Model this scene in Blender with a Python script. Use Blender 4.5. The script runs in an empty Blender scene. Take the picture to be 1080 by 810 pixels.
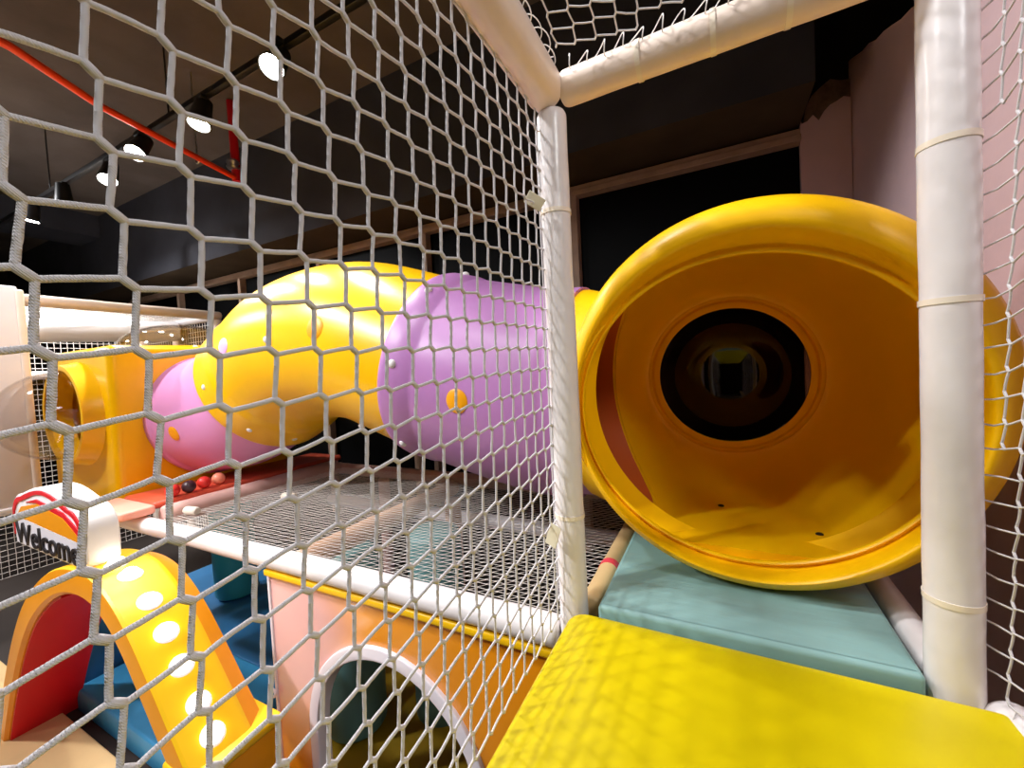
import bpy, bmesh, math, random
from mathutils import Vector, Matrix
from mathutils.bvhtree import BVHTree
random.seed(7)
PI = math.pi
sc = bpy.context.scene
COL = sc.collection

# ------------------------------------------------------------------ helpers
def lin(r, g, b):
    f = lambda c: (c/255/12.92) if c/255 <= .04045 else ((c/255+.055)/1.055)**2.4
    return (f(r), f(g), f(b), 1)

def mat(name, rgb, rough=.5, spec=.5, bump=0, bscale=40, var=0, vscale=6, metal=0, coat=0, trans=0, ior=1.45,
        emit=0, bdetail=4, braid=0, bstretch=None, sheen=0):
    m = bpy.data.materials.new(name); m.use_nodes = True
    nt = m.node_tree; p = nt.nodes['Principled BSDF']
    c = lin(*rgb)
    p.inputs['Base Color'].default_value = c
    p.inputs['Roughness'].default_value = rough
    p.inputs['Specular IOR Level'].default_value = spec
    p.inputs['Metallic'].default_value = metal
    p.inputs['Coat Weight'].default_value = coat
    p.inputs['Transmission Weight'].default_value = trans
    p.inputs['IOR'].default_value = ior
    if emit:
        p.inputs['Emission Color'].default_value = c
        p.inputs['Emission Strength'].default_value = emit
    tc = nt.nodes.new('ShaderNodeTexCoord')
    if var:
        n = nt.nodes.new('ShaderNodeTexNoise'); n.inputs['Scale'].default_value = vscale
        n.inputs['Detail'].default_value = 5
        nt.links.new(tc.outputs['Object'], n.inputs['Vector'])
        mx = nt.nodes.new('ShaderNodeMix'); mx.data_type = 'RGBA'
        mx.inputs[6].default_value = tuple(x*(1-var) for x in c[:3])+(1,)
        mx.inputs[7].default_value = tuple(min(1, x*(1+var)) for x in c[:3])+(1,)
        mr = nt.nodes.new('ShaderNodeMapRange')
        mr.inputs['From Min'].default_value = .3; mr.inputs['From Max'].default_value = .7
        nt.links.new(n.outputs['Fac'], mr.inputs['Value'])
        nt.links.new(mr.outputs['Result'], mx.inputs[0])
        nt.links.new(mx.outputs[2], p.inputs['Base Color'])
    if bump:
        n = nt.nodes.new('ShaderNodeTexNoise'); n.inputs['Scale'].default_value = bscale
        n.inputs['Detail'].default_value = bdetail
        if bstretch:
            mp = nt.nodes.new('ShaderNodeMapping'); mp.inputs['Scale'].default_value = bstretch
            nt.links.new(tc.outputs['Object'], mp.inputs['Vector']); nt.links.new(mp.outputs[0], n.inputs['Vector'])
        else:
            nt.links.new(tc.outputs['Object'], n.inputs['Vector'])
        b = nt.nodes.new('ShaderNodeBump'); b.inputs['Strength'].default_value = bump; b.inputs['Distance'].default_value = .01
        nt.links.new(n.outputs['Fac'], b.inputs['Height']); nt.links.new(b.outputs[0], p.inputs['Normal'])
    if braid:
        w = nt.nodes.new('ShaderNodeTexWave'); w.inputs['Scale'].default_value = braid
        w.wave_type = 'BANDS'; w.bands_direction = 'DIAGONAL'; w.inputs['Distortion'].default_value = 2.0
        w.inputs['Detail'].default_value = 1; w.inputs['Detail Scale'].default_value = 3
        nt.links.new(tc.outputs['Object'], w.inputs['Vector'])
        b = nt.nodes.new('ShaderNodeBump'); b.inputs['Strength'].default_value = .5; b.inputs['Distance'].default_value = .0012
        nt.links.new(w.outputs['Fac'], b.inputs['Height']); nt.links.new(b.outputs[0], p.inputs['Normal'])
    return m

def link(name, me, m=None, parent=None, smooth=True, kind=None, angle=40):
    o = bpy.data.objects.new(name, me); COL.objects.link(o)
    if m:
        for x in (m if isinstance(m, (list, tuple)) else [m]): me.materials.append(x)
    if parent: o.parent = parent
    if smooth:
        me.polygons.foreach_set('use_smooth', [True]*len(me.polygons))
        try: me.set_sharp_from_angle(angle=math.radians(angle))
        except Exception: pass
    if kind: o['kind'] = kind
    return o

def bobj(name, bm, m=None, parent=None, smooth=True, kind=None, angle=40):
    me = bpy.data.meshes.new(name); bm.normal_update(); bm.to_mesh(me); bm.free()
    return link(name, me, m, parent, smooth, kind, angle)

def pobj(name, v, f, m=None, parent=None, smooth=True, kind=None, angle=40):
    me = bpy.data.meshes.new(name); me.from_pydata(v, [], f); me.update()
    return link(name, me, m, parent, smooth, kind, angle)

def tag(o, label, cat=None, group=None):
    o['label'] = label
    if cat: o['category'] = cat
    if group: o['group'] = group
    return o

def thing(name, label, cat, loc=(0, 0, 0), group=None):
    o = bpy.data.objects.new(name, None); COL.objects.link(o)
    o.location = loc; o.empty_display_size = .1
    return tag(o, label, cat, group)

def reparent_keep(o, root):       # children are modelled in world space: shift by the root's place
    o.parent = root
    o.matrix_parent_inverse = Matrix.Translation(-Vector(root.location))
    return o

def frame(d):
    d = Vector(d).normalized()
    a = Vector((0, 0, 1)) if abs(d.z) < .9 else Vector((1, 0, 0))
    s = d.cross(a).normalized(); t = s.cross(d).normalized()
    return s, t

def box(bm, x0, x1, y0, y1, z0, z1, bev=0, seg=3):
    r = bmesh.ops.create_cube(bm, size=1)
    vs = r['verts']
    for v in vs:
        v.co = Vector((x0+(v.co.x+.5)*(x1-x0), y0+(v.co.y+.5)*(y1-y0), z0+(v.co.z+.5)*(z1-z0)))
    if bev:
        es = list({e for v in vs for e in v.link_edges})
        bmesh.ops.bevel(bm, geom=es, offset=bev, segments=seg, profile=.5, affect='EDGES')
    return bm

def tube_geo(V, F, pts, rad, n=8, cap=True):
    """swept tube along pts (list of Vector); rad number or list."""
    base = len(V); N = len(pts)
    prev = None
    for i, p in enumerate(pts):
        d = (pts[min(i+1, N-1)]-pts[max(i-1, 0)])
        if prev is None: s, t = frame(d)
        else:
            d = d.normalized(); s = (prev-d*prev.dot(d)).normalized(); t = s.cross(d)*-1
            t = d.cross(s)*-1
        prev = s
        r = rad[i] if isinstance(rad, (list, tuple)) else rad
        for k in range(n):
            a = 2*PI*k/n
            V.append(tuple(p+s*(r*math.cos(a))+t*(r*math.sin(a))))
    for i in range(N-1):
        for k in range(n):
            a = base+i*n+k; b = base+i*n+(k+1) % n
            F.append((a, b, b+n, a+n))
    if cap:
        F.append(tuple(base+k for k in range(n))[::-1]); F.append(tuple(base+(N-1)*n+k for k in range(n)))

def fixn(o):
    bm = bmesh.new(); bm.from_mesh(o.data); bmesh.ops.recalc_face_normals(bm, faces=bm.faces); bm.to_mesh(o.data); bm.free(); return o

def padded(name, p0, p1, R, m, label, cat, group=None, wob=.03, parent=None, round_end=.02, seed=0):
    """foam sleeve over a pipe: long soft cylinder with rounded ends and slight lumps"""
    p0, p1 = Vector(p0), Vector(p1); L = (p1-p0).length; d = (p1-p0)/L; s, t = frame(d)
    n = 28; ns = max(8, int(L/.03)); rnd = random.Random(seed)
    ph = [rnd.uniform(0, 6.28) for _ in range(6)]
    V, F = [], []
    zs = [0, .004, .012] + [.02+(L-.04)*i/ns for i in range(ns+1)] + [L-.012, L-.004, L]
    for z in zs:
        e = min(z, L-z); f = 1.0
        if e < round_end: f = .72+.28*math.sqrt(max(0, 1-(1-e/round_end)**2))
        for k in range(n):
            a = 2*PI*k/n
            w = 1+wob*(.5*math.sin(7*z+ph[0]+math.sin(a+ph[1]))+.3*math.sin(19*z+2*a+ph[2])+.25*math.sin(37*z-a+ph[3]))
            V.append(tuple(p0+d*z+s*(R*f*w*math.cos(a))+t*(R*f*w*math.sin(a))))
    for i in range(len(zs)-1):
        for k in range(n):
            a = i*n+k; b = i*n+(k+1) % n; F.append((a, b, b+n, a+n))
    F.append(tuple(range(n))[::-1]); F.append(tuple((len(zs)-1)*n+k for k in range(n)))
    o = fixn(pobj(name, V, F, m, parent))
    if label: tag(o, label, cat, group)
    return o

def ringband(name, p, d, R, w, m, parent=None, th=.0015):
    V, F = [], []; p = Vector(p); d = Vector(d).normalized(); s, t = frame(d); n = 32
    prof = [(-w/2, 0), (-w/2, th), (w/2, th), (w/2, 0)]
    for z, e in prof:
        for k in range(n):
            a = 2*PI*k/n; V.append(tuple(p+d*z+(s*math.cos(a)+t*math.sin(a))*(R+e)))
    for i in range(3):
        for k in range(n):
            a = i*n+k; b = i*n+(k+1) % n; F.append((a, b, b+n, a+n))
    return fixn(pobj(name, V, F, m, parent))

def loft(rings, closed=True):
    """rings: list of lists of Vector, same length"""
    V = [tuple(p) for r in rings for p in r]; n = len(rings[0]); F = []
    for i in range(len(rings)-1):
        for k in range(n if closed else n-1):
            a = i*n+k; b = i*n+(k+1) % n; F.append((a, b, b+n, a+n))
    return V, F

def circ(c, R, axis, n=96):
    c = Vector(c); out = []
    for k in range(n):
        a = 2*PI*k/n
        if axis == 'y': out.append(c+Vector((R*math.cos(a), 0, R*math.sin(a))))
        elif axis == 'x': out.append(c+Vector((0, R*math.cos(a), R*math.sin(a))))
        else: out.append(c+Vector((R*math.cos(a), R*math.sin(a), 0)))
    return out

def prism(name, poly, axis, a0, a1, m, parent=None, bev=0, seg=2, holes=(), kind=None):
    """extrude a 2D outline (with optional holes) along an axis: axis 'y' -> poly is (x,z); 'x' -> (y,z); 'z' -> (x,y)"""
    cu = bpy.data.curves.new(name, 'CURVE'); cu.dimensions = '2D'; cu.fill_mode = 'BOTH'
    for pl in [poly]+list(holes):
        sp = cu.splines.new('POLY'); sp.points.add(len(pl)-1)
        for q, p in zip(sp.points, pl): q.co = (p[0], p[1], 0, 1)
        sp.use_cyclic_u = True
    cu.extrude = (a1-a0)/2-bev; cu.bevel_depth = bev; cu.bevel_resolution = seg
    if bev: cu.offset = -bev
    o = bpy.data.objects.new('tmp', cu); COL.objects.link(o)
    dg = bpy.context.evaluated_depsgraph_get(); dg.update()
    me = bpy.data.meshes.new_from_object(o.evaluated_get(dg))
    bpy.data.objects.remove(o); bpy.data.curves.remove(cu)
    mid = (a0+a1)/2
    for v in me.vertices:
        x, y, z = v.co
        v.co = {'y': Vector((x, mid-z, y)), 'x': Vector((mid+z, x, y)), 'z': Vector((x, y, mid+z))}[axis]
    me.name = name; me.materials.clear()
    ob = link(name, me, m, parent, kind=kind, angle=35)
    bm = bmesh.new(); bm.from_mesh(me); bmesh.ops.remove_doubles(bm, verts=bm.verts, dist=1e-5)
    bmesh.ops.recalc_face_normals(bm, faces=bm.faces); bm.to_mesh(me); bm.free()
    me.polygons.foreach_set('use_smooth', [True]*len(me.polygons))
    try: me.set_sharp_from_angle(angle=math.radians(35))
    except Exception: pass
    return ob

def boolean(o, cutter, op='DIFFERENCE'):
    md = o.modifiers.new('b', 'BOOLEAN'); md.object = cutter; md.operation = op; md.solver = 'EXACT'
    dg = bpy.context.evaluated_depsgraph_get(); dg.update()
    me = bpy.data.meshes.new_from_object(o.evaluated_get(dg)); old = o.data
    o.modifiers.clear(); o.data = me
    bpy.data.objects.remove(cutter)
    me.polygons.foreach_set('use_smooth', [True]*len(me.polygons))
    try: me.set_sharp_from_angle(angle=math.radians(40))
    except Exception: pass
    return o

def dome(name, p, nrm, R, h, m, parent=None, n=14, rings=5):
    p = Vector(p); nrm = Vector(nrm).normalized(); s, t = frame(nrm)
    V, F = [], []
    V0 = [[p-nrm*.004+(s*math.cos(2*PI*k/n)+t*math.sin(2*PI*k/n))*R for k in range(n)]]
    for i in range(rings):
        a = i/rings*PI/2
        V0.append([p+nrm*(h*math.sin(a))+(s*math.cos(2*PI*k/n)+t*math.sin(2*PI*k/n))*(R*math.cos(a)) for k in range(n)])
    V, F = loft(V0); b = len(V); V.append(tuple(p+nrm*h))
    L = len(V0)-1
    for k in range(n): F.append((L*n+k, L*n+(k+1) % n, b))
    F.append(tuple(range(n))[::-1])
    return fixn(pobj(name, V, F, m, parent))

# ------------------------------------------------------------------ materials
M = {}
M['yellow'] = mat('yellow plastic', (246, 186, 2), .3, .5, bump=.04, bscale=9, var=.05, vscale=3)
M['mouthyellow'] = mat('yellow plastic entry', (246, 190, 3), .38, .45, bump=.05, bscale=9, var=.05, vscale=3)
M['purple'] = mat('mauve plastic', (180, 124, 182), .38, .45, bump=.04, bscale=9, var=.05, vscale=3)
M['pinktube'] = mat('pink plastic', (220, 148, 202), .36, .45, bump=.04, bscale=9, var=.04, vscale=3)
q_ = M['purple'].node_tree.nodes['Principled BSDF']; q_.inputs['Subsurface Weight'].default_value = .25; q_.inputs['Subsurface Radius'].default_value = (1, .7, .8); q_.inputs['Subsurface Scale'].default_value = .04
M['orangeplug'] = mat('orange plug', (238, 160, 8), .4)
M['pinkplug'] = mat('pink plug', (236, 170, 220), .4)
M['lining'] = mat('reddish orange lining', (206, 98, 42), .4, .45, bump=.04, bscale=9)
M['bolt'] = mat('white bolt', (225, 220, 220), .35)
M['vinyl'] = mat('white vinyl sleeve', (232, 226, 226), .26, .5, bump=.25, bscale=14, bdetail=2, var=.03, vscale=9)
M['vinylcream'] = mat('cream vinyl sleeve', (230, 212, 198), .3, .5, bump=.25, bscale=14, bdetail=2, var=.05, vscale=9)
M['tape'] = mat('clear tape', (240, 228, 210), .15, .6)
M['pinkpad'] = mat('dusty pink pad', (206, 166, 156), .5, var=.08, vscale=5, bump=.2, bscale=12)
M['beigepad'] = mat('beige pad', (212, 172, 142), .5, var=.08, vscale=5, bump=.2, bscale=12)
M['tanpad'] = mat('tan pad', (216, 184, 132), .5, var=.08, vscale=5, bump=.2, bscale=12)
M['redtape'] = mat('red tape', (226, 70, 84), .4)
M['rope'] = mat('white net rope', (222, 218, 220), .75, .2, braid=260)
M['ropefine'] = mat('fine white net rope', (232, 222, 214), .8, .2)
M['ropeblack'] = mat('black net rope', (50, 42, 40), .8, .2)
M['lace'] = mat('clear lacing', (230, 226, 224), .35, .5)
M['matyellow'] = mat('yellow vinyl mat', (216, 194, 0), .4, .5, bump=.12, bscale=3.2, bdetail=1, var=.03, vscale=4)
M['matteal'] = mat('teal vinyl mat', (134, 172, 170), .42, .5, bump=.22, bscale=5, bdetail=4, var=.06, vscale=5, bstretch=(1.2, 9, 3))
M['teal'] = mat('teal vinyl roller', (60, 172, 182), .4, bump=.2, bscale=8)
M['tealdull'] = mat('grey teal vinyl', (96, 140, 140), .5, bump=.2, bscale=8)
M['blue'] = mat('blue vinyl', (60, 146, 196), .45, bump=.15, bscale=8, var=.06)
M['bluedark'] = mat('navy vinyl', (48, 118, 172), .5, bump=.15, bscale=8, var=.06)
M['tan'] = mat('tan vinyl floor', (232, 196, 142), .4, bump=.1, bscale=7, var=.05)
M['archorange'] = mat('orange arch foam', (238, 152, 8), .42, bump=.1, bscale=8, var=.04)
M['archyellow'] = mat('yellow arch vinyl', (250, 196, 20), .36, bump=.1, bscale=8, var=.03)
M['red'] = mat('red vinyl', (220, 16, 34), .45, bump=.1, bscale=8)
M['redpad'] = mat('red orange pad', (214, 88, 62), .4, bump=.15, bscale=8, var=.06)
M['redpad_lit'] = mat('light-painted pad', (238, 170, 150), .4, bump=.15, bscale=8, var=.05)  # red ledge pad with strong light put into its colour
M['white'] = mat('white vinyl', (240, 238, 240), .35, bump=.08, bscale=7)
M['whitewall'] = mat('white panel', (228, 222, 228), .4, bump=.05, bscale=4, var=.03)
M['black'] = mat('black letters', (28, 22, 26), .5)
M['bulb'] = mat('lit bulb', (255, 246, 232), .3, emit=7)
M['lamp'] = mat('lit lamp lens', (255, 250, 242), .3, emit=60)
M['blackmetal'] = mat('black metal', (24, 23, 25), .4)
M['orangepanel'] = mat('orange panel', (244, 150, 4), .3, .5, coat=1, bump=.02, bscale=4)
def paint_glare(m, rgb, cx, cz, r):
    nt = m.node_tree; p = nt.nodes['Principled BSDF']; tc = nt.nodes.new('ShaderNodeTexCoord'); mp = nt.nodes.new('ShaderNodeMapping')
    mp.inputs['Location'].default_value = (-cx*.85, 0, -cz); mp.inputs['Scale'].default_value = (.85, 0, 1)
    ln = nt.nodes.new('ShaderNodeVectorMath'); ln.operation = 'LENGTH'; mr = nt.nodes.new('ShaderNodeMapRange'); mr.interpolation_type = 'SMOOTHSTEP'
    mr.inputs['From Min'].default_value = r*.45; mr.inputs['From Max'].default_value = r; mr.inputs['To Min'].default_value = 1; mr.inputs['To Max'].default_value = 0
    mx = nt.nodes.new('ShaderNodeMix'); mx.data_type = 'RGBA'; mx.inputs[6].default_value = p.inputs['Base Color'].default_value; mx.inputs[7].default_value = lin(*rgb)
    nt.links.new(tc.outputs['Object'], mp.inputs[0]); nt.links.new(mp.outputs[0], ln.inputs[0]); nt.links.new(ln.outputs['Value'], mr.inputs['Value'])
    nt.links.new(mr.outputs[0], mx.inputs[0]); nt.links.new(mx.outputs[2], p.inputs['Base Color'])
paint_glare(M['orangepanel'], (240, 190, 190), -1.42, .88, .52)  # pale pink reflected glare on the board, painted into its base colour
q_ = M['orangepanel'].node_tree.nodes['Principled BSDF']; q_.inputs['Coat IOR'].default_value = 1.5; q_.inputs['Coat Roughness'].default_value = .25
M['panelyellow'] = mat('yellow edge', (250, 196, 10), .4)
M['whitetrim'] = mat('white trim', (236, 228, 236), .35)
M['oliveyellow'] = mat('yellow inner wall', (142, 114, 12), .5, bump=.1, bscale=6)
M['pipered'] = mat('orange red pipe paint', (226, 66, 30), .3)
M['headred'] = mat('red sprinkler paint', (206, 22, 36), .35)
M['chrome'] = mat('metal', (190, 186, 176), .3, metal=1)
M['ball_red'] = mat('red ball', (222, 52, 44), .35)
M['ball_dark'] = mat('dark ball', (64, 40, 46), .35)
M['ball_pink'] = mat('salmon ball', (240, 146, 116), .35)
def clearmat(name, rgb, k):
    m = bpy.data.materials.new(name); m.use_nodes = True; nt = m.node_tree; nt.nodes.clear()
    o = nt.nodes.new('ShaderNodeOutputMaterial'); mx = nt.nodes.new('ShaderNodeMixShader'); fr = nt.nodes.new('ShaderNodeLayerWeight'); fr.inputs[0].default_value = .5
    p = nt.nodes.new('ShaderNodeMath'); p.operation = 'POWER'; p.inputs[1].default_value = 4
    q = nt.nodes.new('ShaderNodeMath'); q.operation = 'MULTIPLY_ADD'; q.inputs[1].default_value = k; q.inputs[2].default_value = .035
    t = nt.nodes.new('ShaderNodeBsdfTransparent'); g = nt.nodes.new('ShaderNodeBsdfGlossy')
    t.inputs[0].default_value = lin(*rgb); g.inputs['Roughness'].default_value = .04
    nt.links.new(fr.outputs['Facing'], p.inputs[0]); nt.links.new(p.outputs[0], q.inputs[0]); nt.links.new(q.outputs[0], mx.inputs[0])
    nt.links.new(t.outputs[0], mx.inputs[1]); nt.links.new(g.outputs[0], mx.inputs[2]); nt.links.new(mx.outputs[0], o.inputs[0])
    return m
M['clear'] = clearmat('clear dome', (248, 246, 244), .5)
M['smoke'] = clearmat('smoky dome', (170, 140, 112), .6)
M['ceil'] = mat('dark ceiling concrete', (94, 85, 79), .9, .2, bump=.5, bscale=6, var=.22, vscale=2)
M['beamdark'] = mat('dark painted beam', (62, 63, 70), .85, .2, bump=.3, bscale=5, var=.2, vscale=2)
M['walldark'] = mat('black painted wall', (38, 32, 30), .9, .2, bump=.3, bscale=5, var=.3, vscale=2)
M['soffit'] = mat('brown soffit', (74, 62, 48), .85, .2, bump=.3, bscale=5, var=.2, vscale=2)
M['frame'] = mat('taupe window frame', (168, 140, 120), .6, .3, bump=.3, bscale=14, var=.15, vscale=8)
M['pane'] = mat('black glass', (5, 5, 6), .5, .1)
M['pinkwall'] = mat('mauve plaster wall', (216, 186, 190), .8, .25, bump=.25, bscale=12, var=.05, vscale=3)
M['plaster'] = mat('bare plaster', (120, 98, 84), .9, .2, bump=.9, bscale=30, var=.3, vscale=20)
M['floor'] = mat('dark floor', (50, 43, 40), .6, .3, var=.1, vscale=2)
M['tagp'] = mat('cream tag', (214, 204, 176), .5)
M['stub'] = mat('cream foam', (214, 204, 190), .6)

# ------------------------------------------------------------------ camera
F_PX = 432.12
yaw, pitch, roll = [math.radians(a) for a in (26.819, -2.1398, -2.9359)]
Cam = Vector((.407, -1.141, 2.0))
Fw = Vector((-math.sin(yaw)*math.cos(pitch), math.cos(yaw)*math.cos(pitch), math.sin(pitch)))
r0 = Vector((math.cos(yaw), math.sin(yaw), 0)); u0 = r0.cross(Fw)
Rt = r0*math.cos(roll)+u0*math.sin(roll); Up = u0*math.cos(roll)-r0*math.sin(roll)
cam = bpy.data.cameras.new('camera'); co = bpy.data.objects.new('camera', cam); COL.objects.link(co)
co.matrix_world = Matrix(((Rt.x, Up.x, -Fw.x, Cam.x), (Rt.y, Up.y, -Fw.y, Cam.y), (Rt.z, Up.z, -Fw.z, Cam.z), (0, 0, 0, 1)))
cam.sensor_width = 36; cam.sensor_fit = 'HORIZONTAL'; cam.lens = F_PX/1080*36; cam.clip_start = .01; cam.clip_end = 60
sc.camera = co

# ------------------------------------------------------------------ room
CE = 4.62
def slab(name, x0, x1, y0, y1, z0, z1, m, label=None):
    bm = bmesh.new(); box(bm, x0, x1, y0, y1, z0, z1)
    o = bobj(name, bm, m, smooth=False, kind='structure')
    if label: o['label'] = label
    return o
slab('floor', -12.2, 3.2, -5.2, 2.4, -.12, 0, M['floor'], 'dark floor of the play hall')
slab('ceiling', -12.2, 3.2, -5.2, 2.4, CE, CE+.12, M['ceil'], 'dark rough concrete ceiling')
slab('wall_left', -12.2, -12.05, -5.2, 2.4, 0, CE, M['walldark'], 'black far wall')
slab('wall_front', -12.2, 3.2, -5.2, -5.05, 0, CE, M['walldark'], 'dark wall behind the viewer')
slab('wall_far_right', 3.05, 3.2, -5.2, 2.4, 0, CE, M['walldark'], 'dark wall beyond the pink partition')
bm = bmesh.new(); box(bm, -12.05, 3.05, 2.3, 2.42, 0, CE)
bobj('wall_back', bm, M['walldark'], smooth=False, kind='structure')['label'] = 'black wall behind the tube slide'
bm = bmesh.new(); box(bm, -12.05, .93, 1.72, 2.3, 3.5, CE)
o = bobj('beam_back', bm, [M['beamdark'], M['soffit']], smooth=False, kind='structure'); o['label'] = 'dark bulkhead above the black windows'
for p in o.data.polygons:
    if p.normal.z < -.5: p.material_index = 1
for i, (x0, x1) in enumerate(((-8.6, -7.9),)):
    bm = bmesh.new(); box(bm, x0, x1, -5.05, 1.72, CE-.32, CE)
    bobj('beam_%d' % (i+1), bm, M['beamdark'], smooth=False, kind='structure')['label'] = 'dark ceiling beam'
# windows: black panes between taupe mullions
mull = [.93, -.62, -2.17, -3.72, -5.27, -6.82, -8.37]
for i in range(len(mull)-1):
    x1, x0 = mull[i], mull[i+1]
    bm = bmesh.new(); box(bm, x0, x1, 2.25, 2.27, .4, 3.40)
    w = bobj('window_%d' % (i+1), bm, M['pane'], smooth=False, kind='structure')
    w['label'] = 'black glass window pane with taupe frame'
    bm = bmesh.new()
    box(bm, x0, x1, 2.16, 2.28, 3.385, 3.43, .006); box(bm, x0, x1, 2.19, 2.28, 3.43, 3.475, .006)
    box(bm, x0-.028, x0+.028, 2.17, 2.28, .4, 3.40, .005)
    if i == 0: box(bm, x0-.09, x0-.045, 2.19, 2.28, .4, 3.40, .005)
    bobj('window_frame', bm, M['frame'], w, smooth=False)
# pink partition on the right with its sloping broken top
top = [(2.2, 3.82)]
yy = 2.2
while yy > .45:
    yy -= .11; top.append((yy, 3.82-(2.2-yy)*.39+random.uniform(-.012, .012)))
poly = [(2.26, 0), (2.26, 3.84)]+top+[(.4, 3.1), (-.4, 3.05), (-.4, 0)]
o = prism('wall_right', poly, 'x', 1.2, 1.34, M['pinkwall'], kind='structure'); o['label'] = 'pale mauve plastered wall with sloping broken top'
edge = [(x, 3.52+random.uniform(-.025, .03)+(.06 if x > 1.08 else 0)) for x in (1.195, 1.16, 1.12, 1.09, 1.06, 1.03, 1.0, .97, .94)]
poly = [(.93, 0), (1.2, 0)]+edge+[(.93, 3.56)]
o = prism('wall_return', poly, 'y', 2.2, 2.3, M['pinkwall'], kind='structure'); o['label'] = 'narrow mauve wall strip with ragged top edge'
edge2 = [(1.2, 3.5)]+[(x, 3.74+random.uniform(-.03, .02)-(.06 if x < 1.02 else 0)) for x in (1.2, 1.15, 1.1, 1.05, 1.0)]+[(.97, 3.62), (.95, 3.5)]
o = prism('wall_plaster', edge2, 'y', 2.23, 2.3, M['plaster'], kind='structure'); o['label'] = 'bare rough plaster above the mauve strip'

# ------------------------------------------------------------------ ceiling fittings
zt = 4.0
tr = thing('lighting_track', 'black lighting track rail running under the dark ceiling', 'lighting track', (-4, .55, zt))
bm = bmesh.new(); box(bm, -9, -1.2, .53, .57, zt-.02, zt+.02, .004)
reparent_keep(bobj('rail', bm, M['blackmetal']), tr)
for x in (-8, -5.5, -3.2, -1.6):
    V, F = [], []; tube_geo(V, F, [Vector((x, .55, zt+.018)), Vector((x, .55, CE))], .006, 8); reparent_keep(pobj('hanger', V, F, M['blackmetal']), tr)
def spot_head(x, y, aim, label, on=True, power=45):
    t = thing('track_spotlight', label, 'spotlight', (x, y, zt-.02), 'spotlights along the black track')
    bm = bmesh.new(); box(bm, x-.05, x+.05, y-.02, y+.02, zt-.05, zt-.022, .004); reparent_keep(bobj('adapter', bm, M['blackmetal']), t)
    c = Vector((x, y, zt-.14)); d = Vector(aim).normalized(); s, tt = frame(d)
    V, F = [], []; tube_geo(V, F, [Vector((x, y, zt-.05)), Vector((x, y, zt-.1)), c], .012, 10); reparent_keep(pobj('stem', V, F, M['blackmetal']), t)
    rs = []
    for z, r in ((-.11, .035), (-.105, .05), (-.02, .058), (.09, .072), (.095, .072), (.095, .064), (.07, .058)):
        rs.append([c+d*z+(s*math.cos(2*PI*k/24)+tt*math.sin(2*PI*k/24))*r for k in range(24)])
    V, F = loft(rs); F.append(tuple(range(24))[::-1]); reparent_keep(fixn(pobj('lamp_housing', V, F, M['blackmetal'])), t)
    V, F = [], []
    rs = [[c+d*.088+(s*math.cos(2*PI*k/24)+tt*math.sin(2*PI*k/24))*r for k in range(24)] for r in (.061,)]
    V = [tuple(p) for p in rs[0]]+[tuple(q-d*.01) for q in rs[0]]
    F = [tuple(range(24)), tuple(range(24, 48))[::-1]]+[(k, (k+1) % 24, 24+(k+1) % 24, 24+k) for k in range(24)]
    l = fixn(pobj('lens', V, F, M['lamp'])); l['label'] = 'glowing white lens'; reparent_keep(l, t)
    L = bpy.data.lights.new('spot', 'SPOT'); L.energy = power; L.spot_size = math.radians(110); L.spot_blend = .6; L.shadow_soft_size = .05
    L.color = (1, .98, .95)
    lo = bpy.data.objects.new('spot_light', L); COL.objects.link(lo); lo.location = c+d*.12
    lo.rotation_euler = d.to_track_quat('-Z', 'Y').to_euler(); reparent_keep(lo, t)
    return t
spot_head(-1.84, .48, (.25, -.55, -.8), 'track spotlight shining brightly just beyond the net, highest in view', power=90)
spot_head(-2.72, .52, (.12, -.3, -.95), 'track spotlight hanging beside the thin sprinkler pipe hanger', power=70)
spot_head(-3.54, .5, (.3, -.5, -.8), 'track spotlight glowing beneath the orange pipe', power=70)
spot_head(-4.22, .55, (.35, -.3, -.88), 'small track spotlight next to the downward pointing black one', power=60)
spot_head(-5.1, .52, (-.05, .02, -1), 'black track spotlight pointing straight down with slim lit rim', power=60)
spot_head(-5.85, .5, (-.1, -.12, -1), 'farthest track spotlight, a small bright disc above the white playhouse', power=300)

pp = thing('sprinkler_pipe', 'orange red fire sprinkler pipe slanting across the dark ceiling', 'pipe', (-3.3, .3, 3.9))
V, F = [], []; tube_geo(V, F, [Vector((-2.9, -.75, 3.9)), Vector((-3.0, -.27, 3.9)), Vector((-3.24, .17, 3.9)), Vector((-3.56, 1.26, 3.9))], .024, 16)
reparent_keep(fixn(pobj('pipe', V, F, M['pipered'])), pp)
V, F = [], []; tube_geo(V, F, [Vector((-3.55, 1.22, 3.87)), Vector((-3.55, 1.22, 4.6))], .036, 16)
u_ = reparent_keep(fixn(pobj('riser', V, F, M['headred'])), pp); u_['label'] = 'short red riser pipe'
V, F = [], []; tube_geo(V, F, [Vector((-3.54, 1.19, 3.97)), Vector((-3.54, 1.19, 3.99)), Vector((-3.54, 1.19, 4.0)), Vector((-3.54, 1.19, 4.03)), Vector((-3.54, 1.19, 4.05))], [.044, .054, .04, .054, .046], 16)
u_ = reparent_keep(fixn(pobj('coupling', V, F, M['chrome'])), pp); u_['label'] = 'pale metal coupling'
V, F = [], []; tube_geo(V, F, [Vector((-3.47, .86, 3.93)), Vector((-3.47, .86, CE))], .005, 8)
reparent_keep(pobj('hanger_rod', V, F, M['chrome']), pp)
V, F = [], []
tube_geo(V, F, [Vector((-3.47+.032*math.cos(a), .86, 3.902+.034*math.sin(a))) for a in [PI/2+2*PI*k/20 for k in range(21)]], .006, 8)
reparent_keep(pobj('hanger_clip', V, F, M['chrome']), pp)

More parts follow.
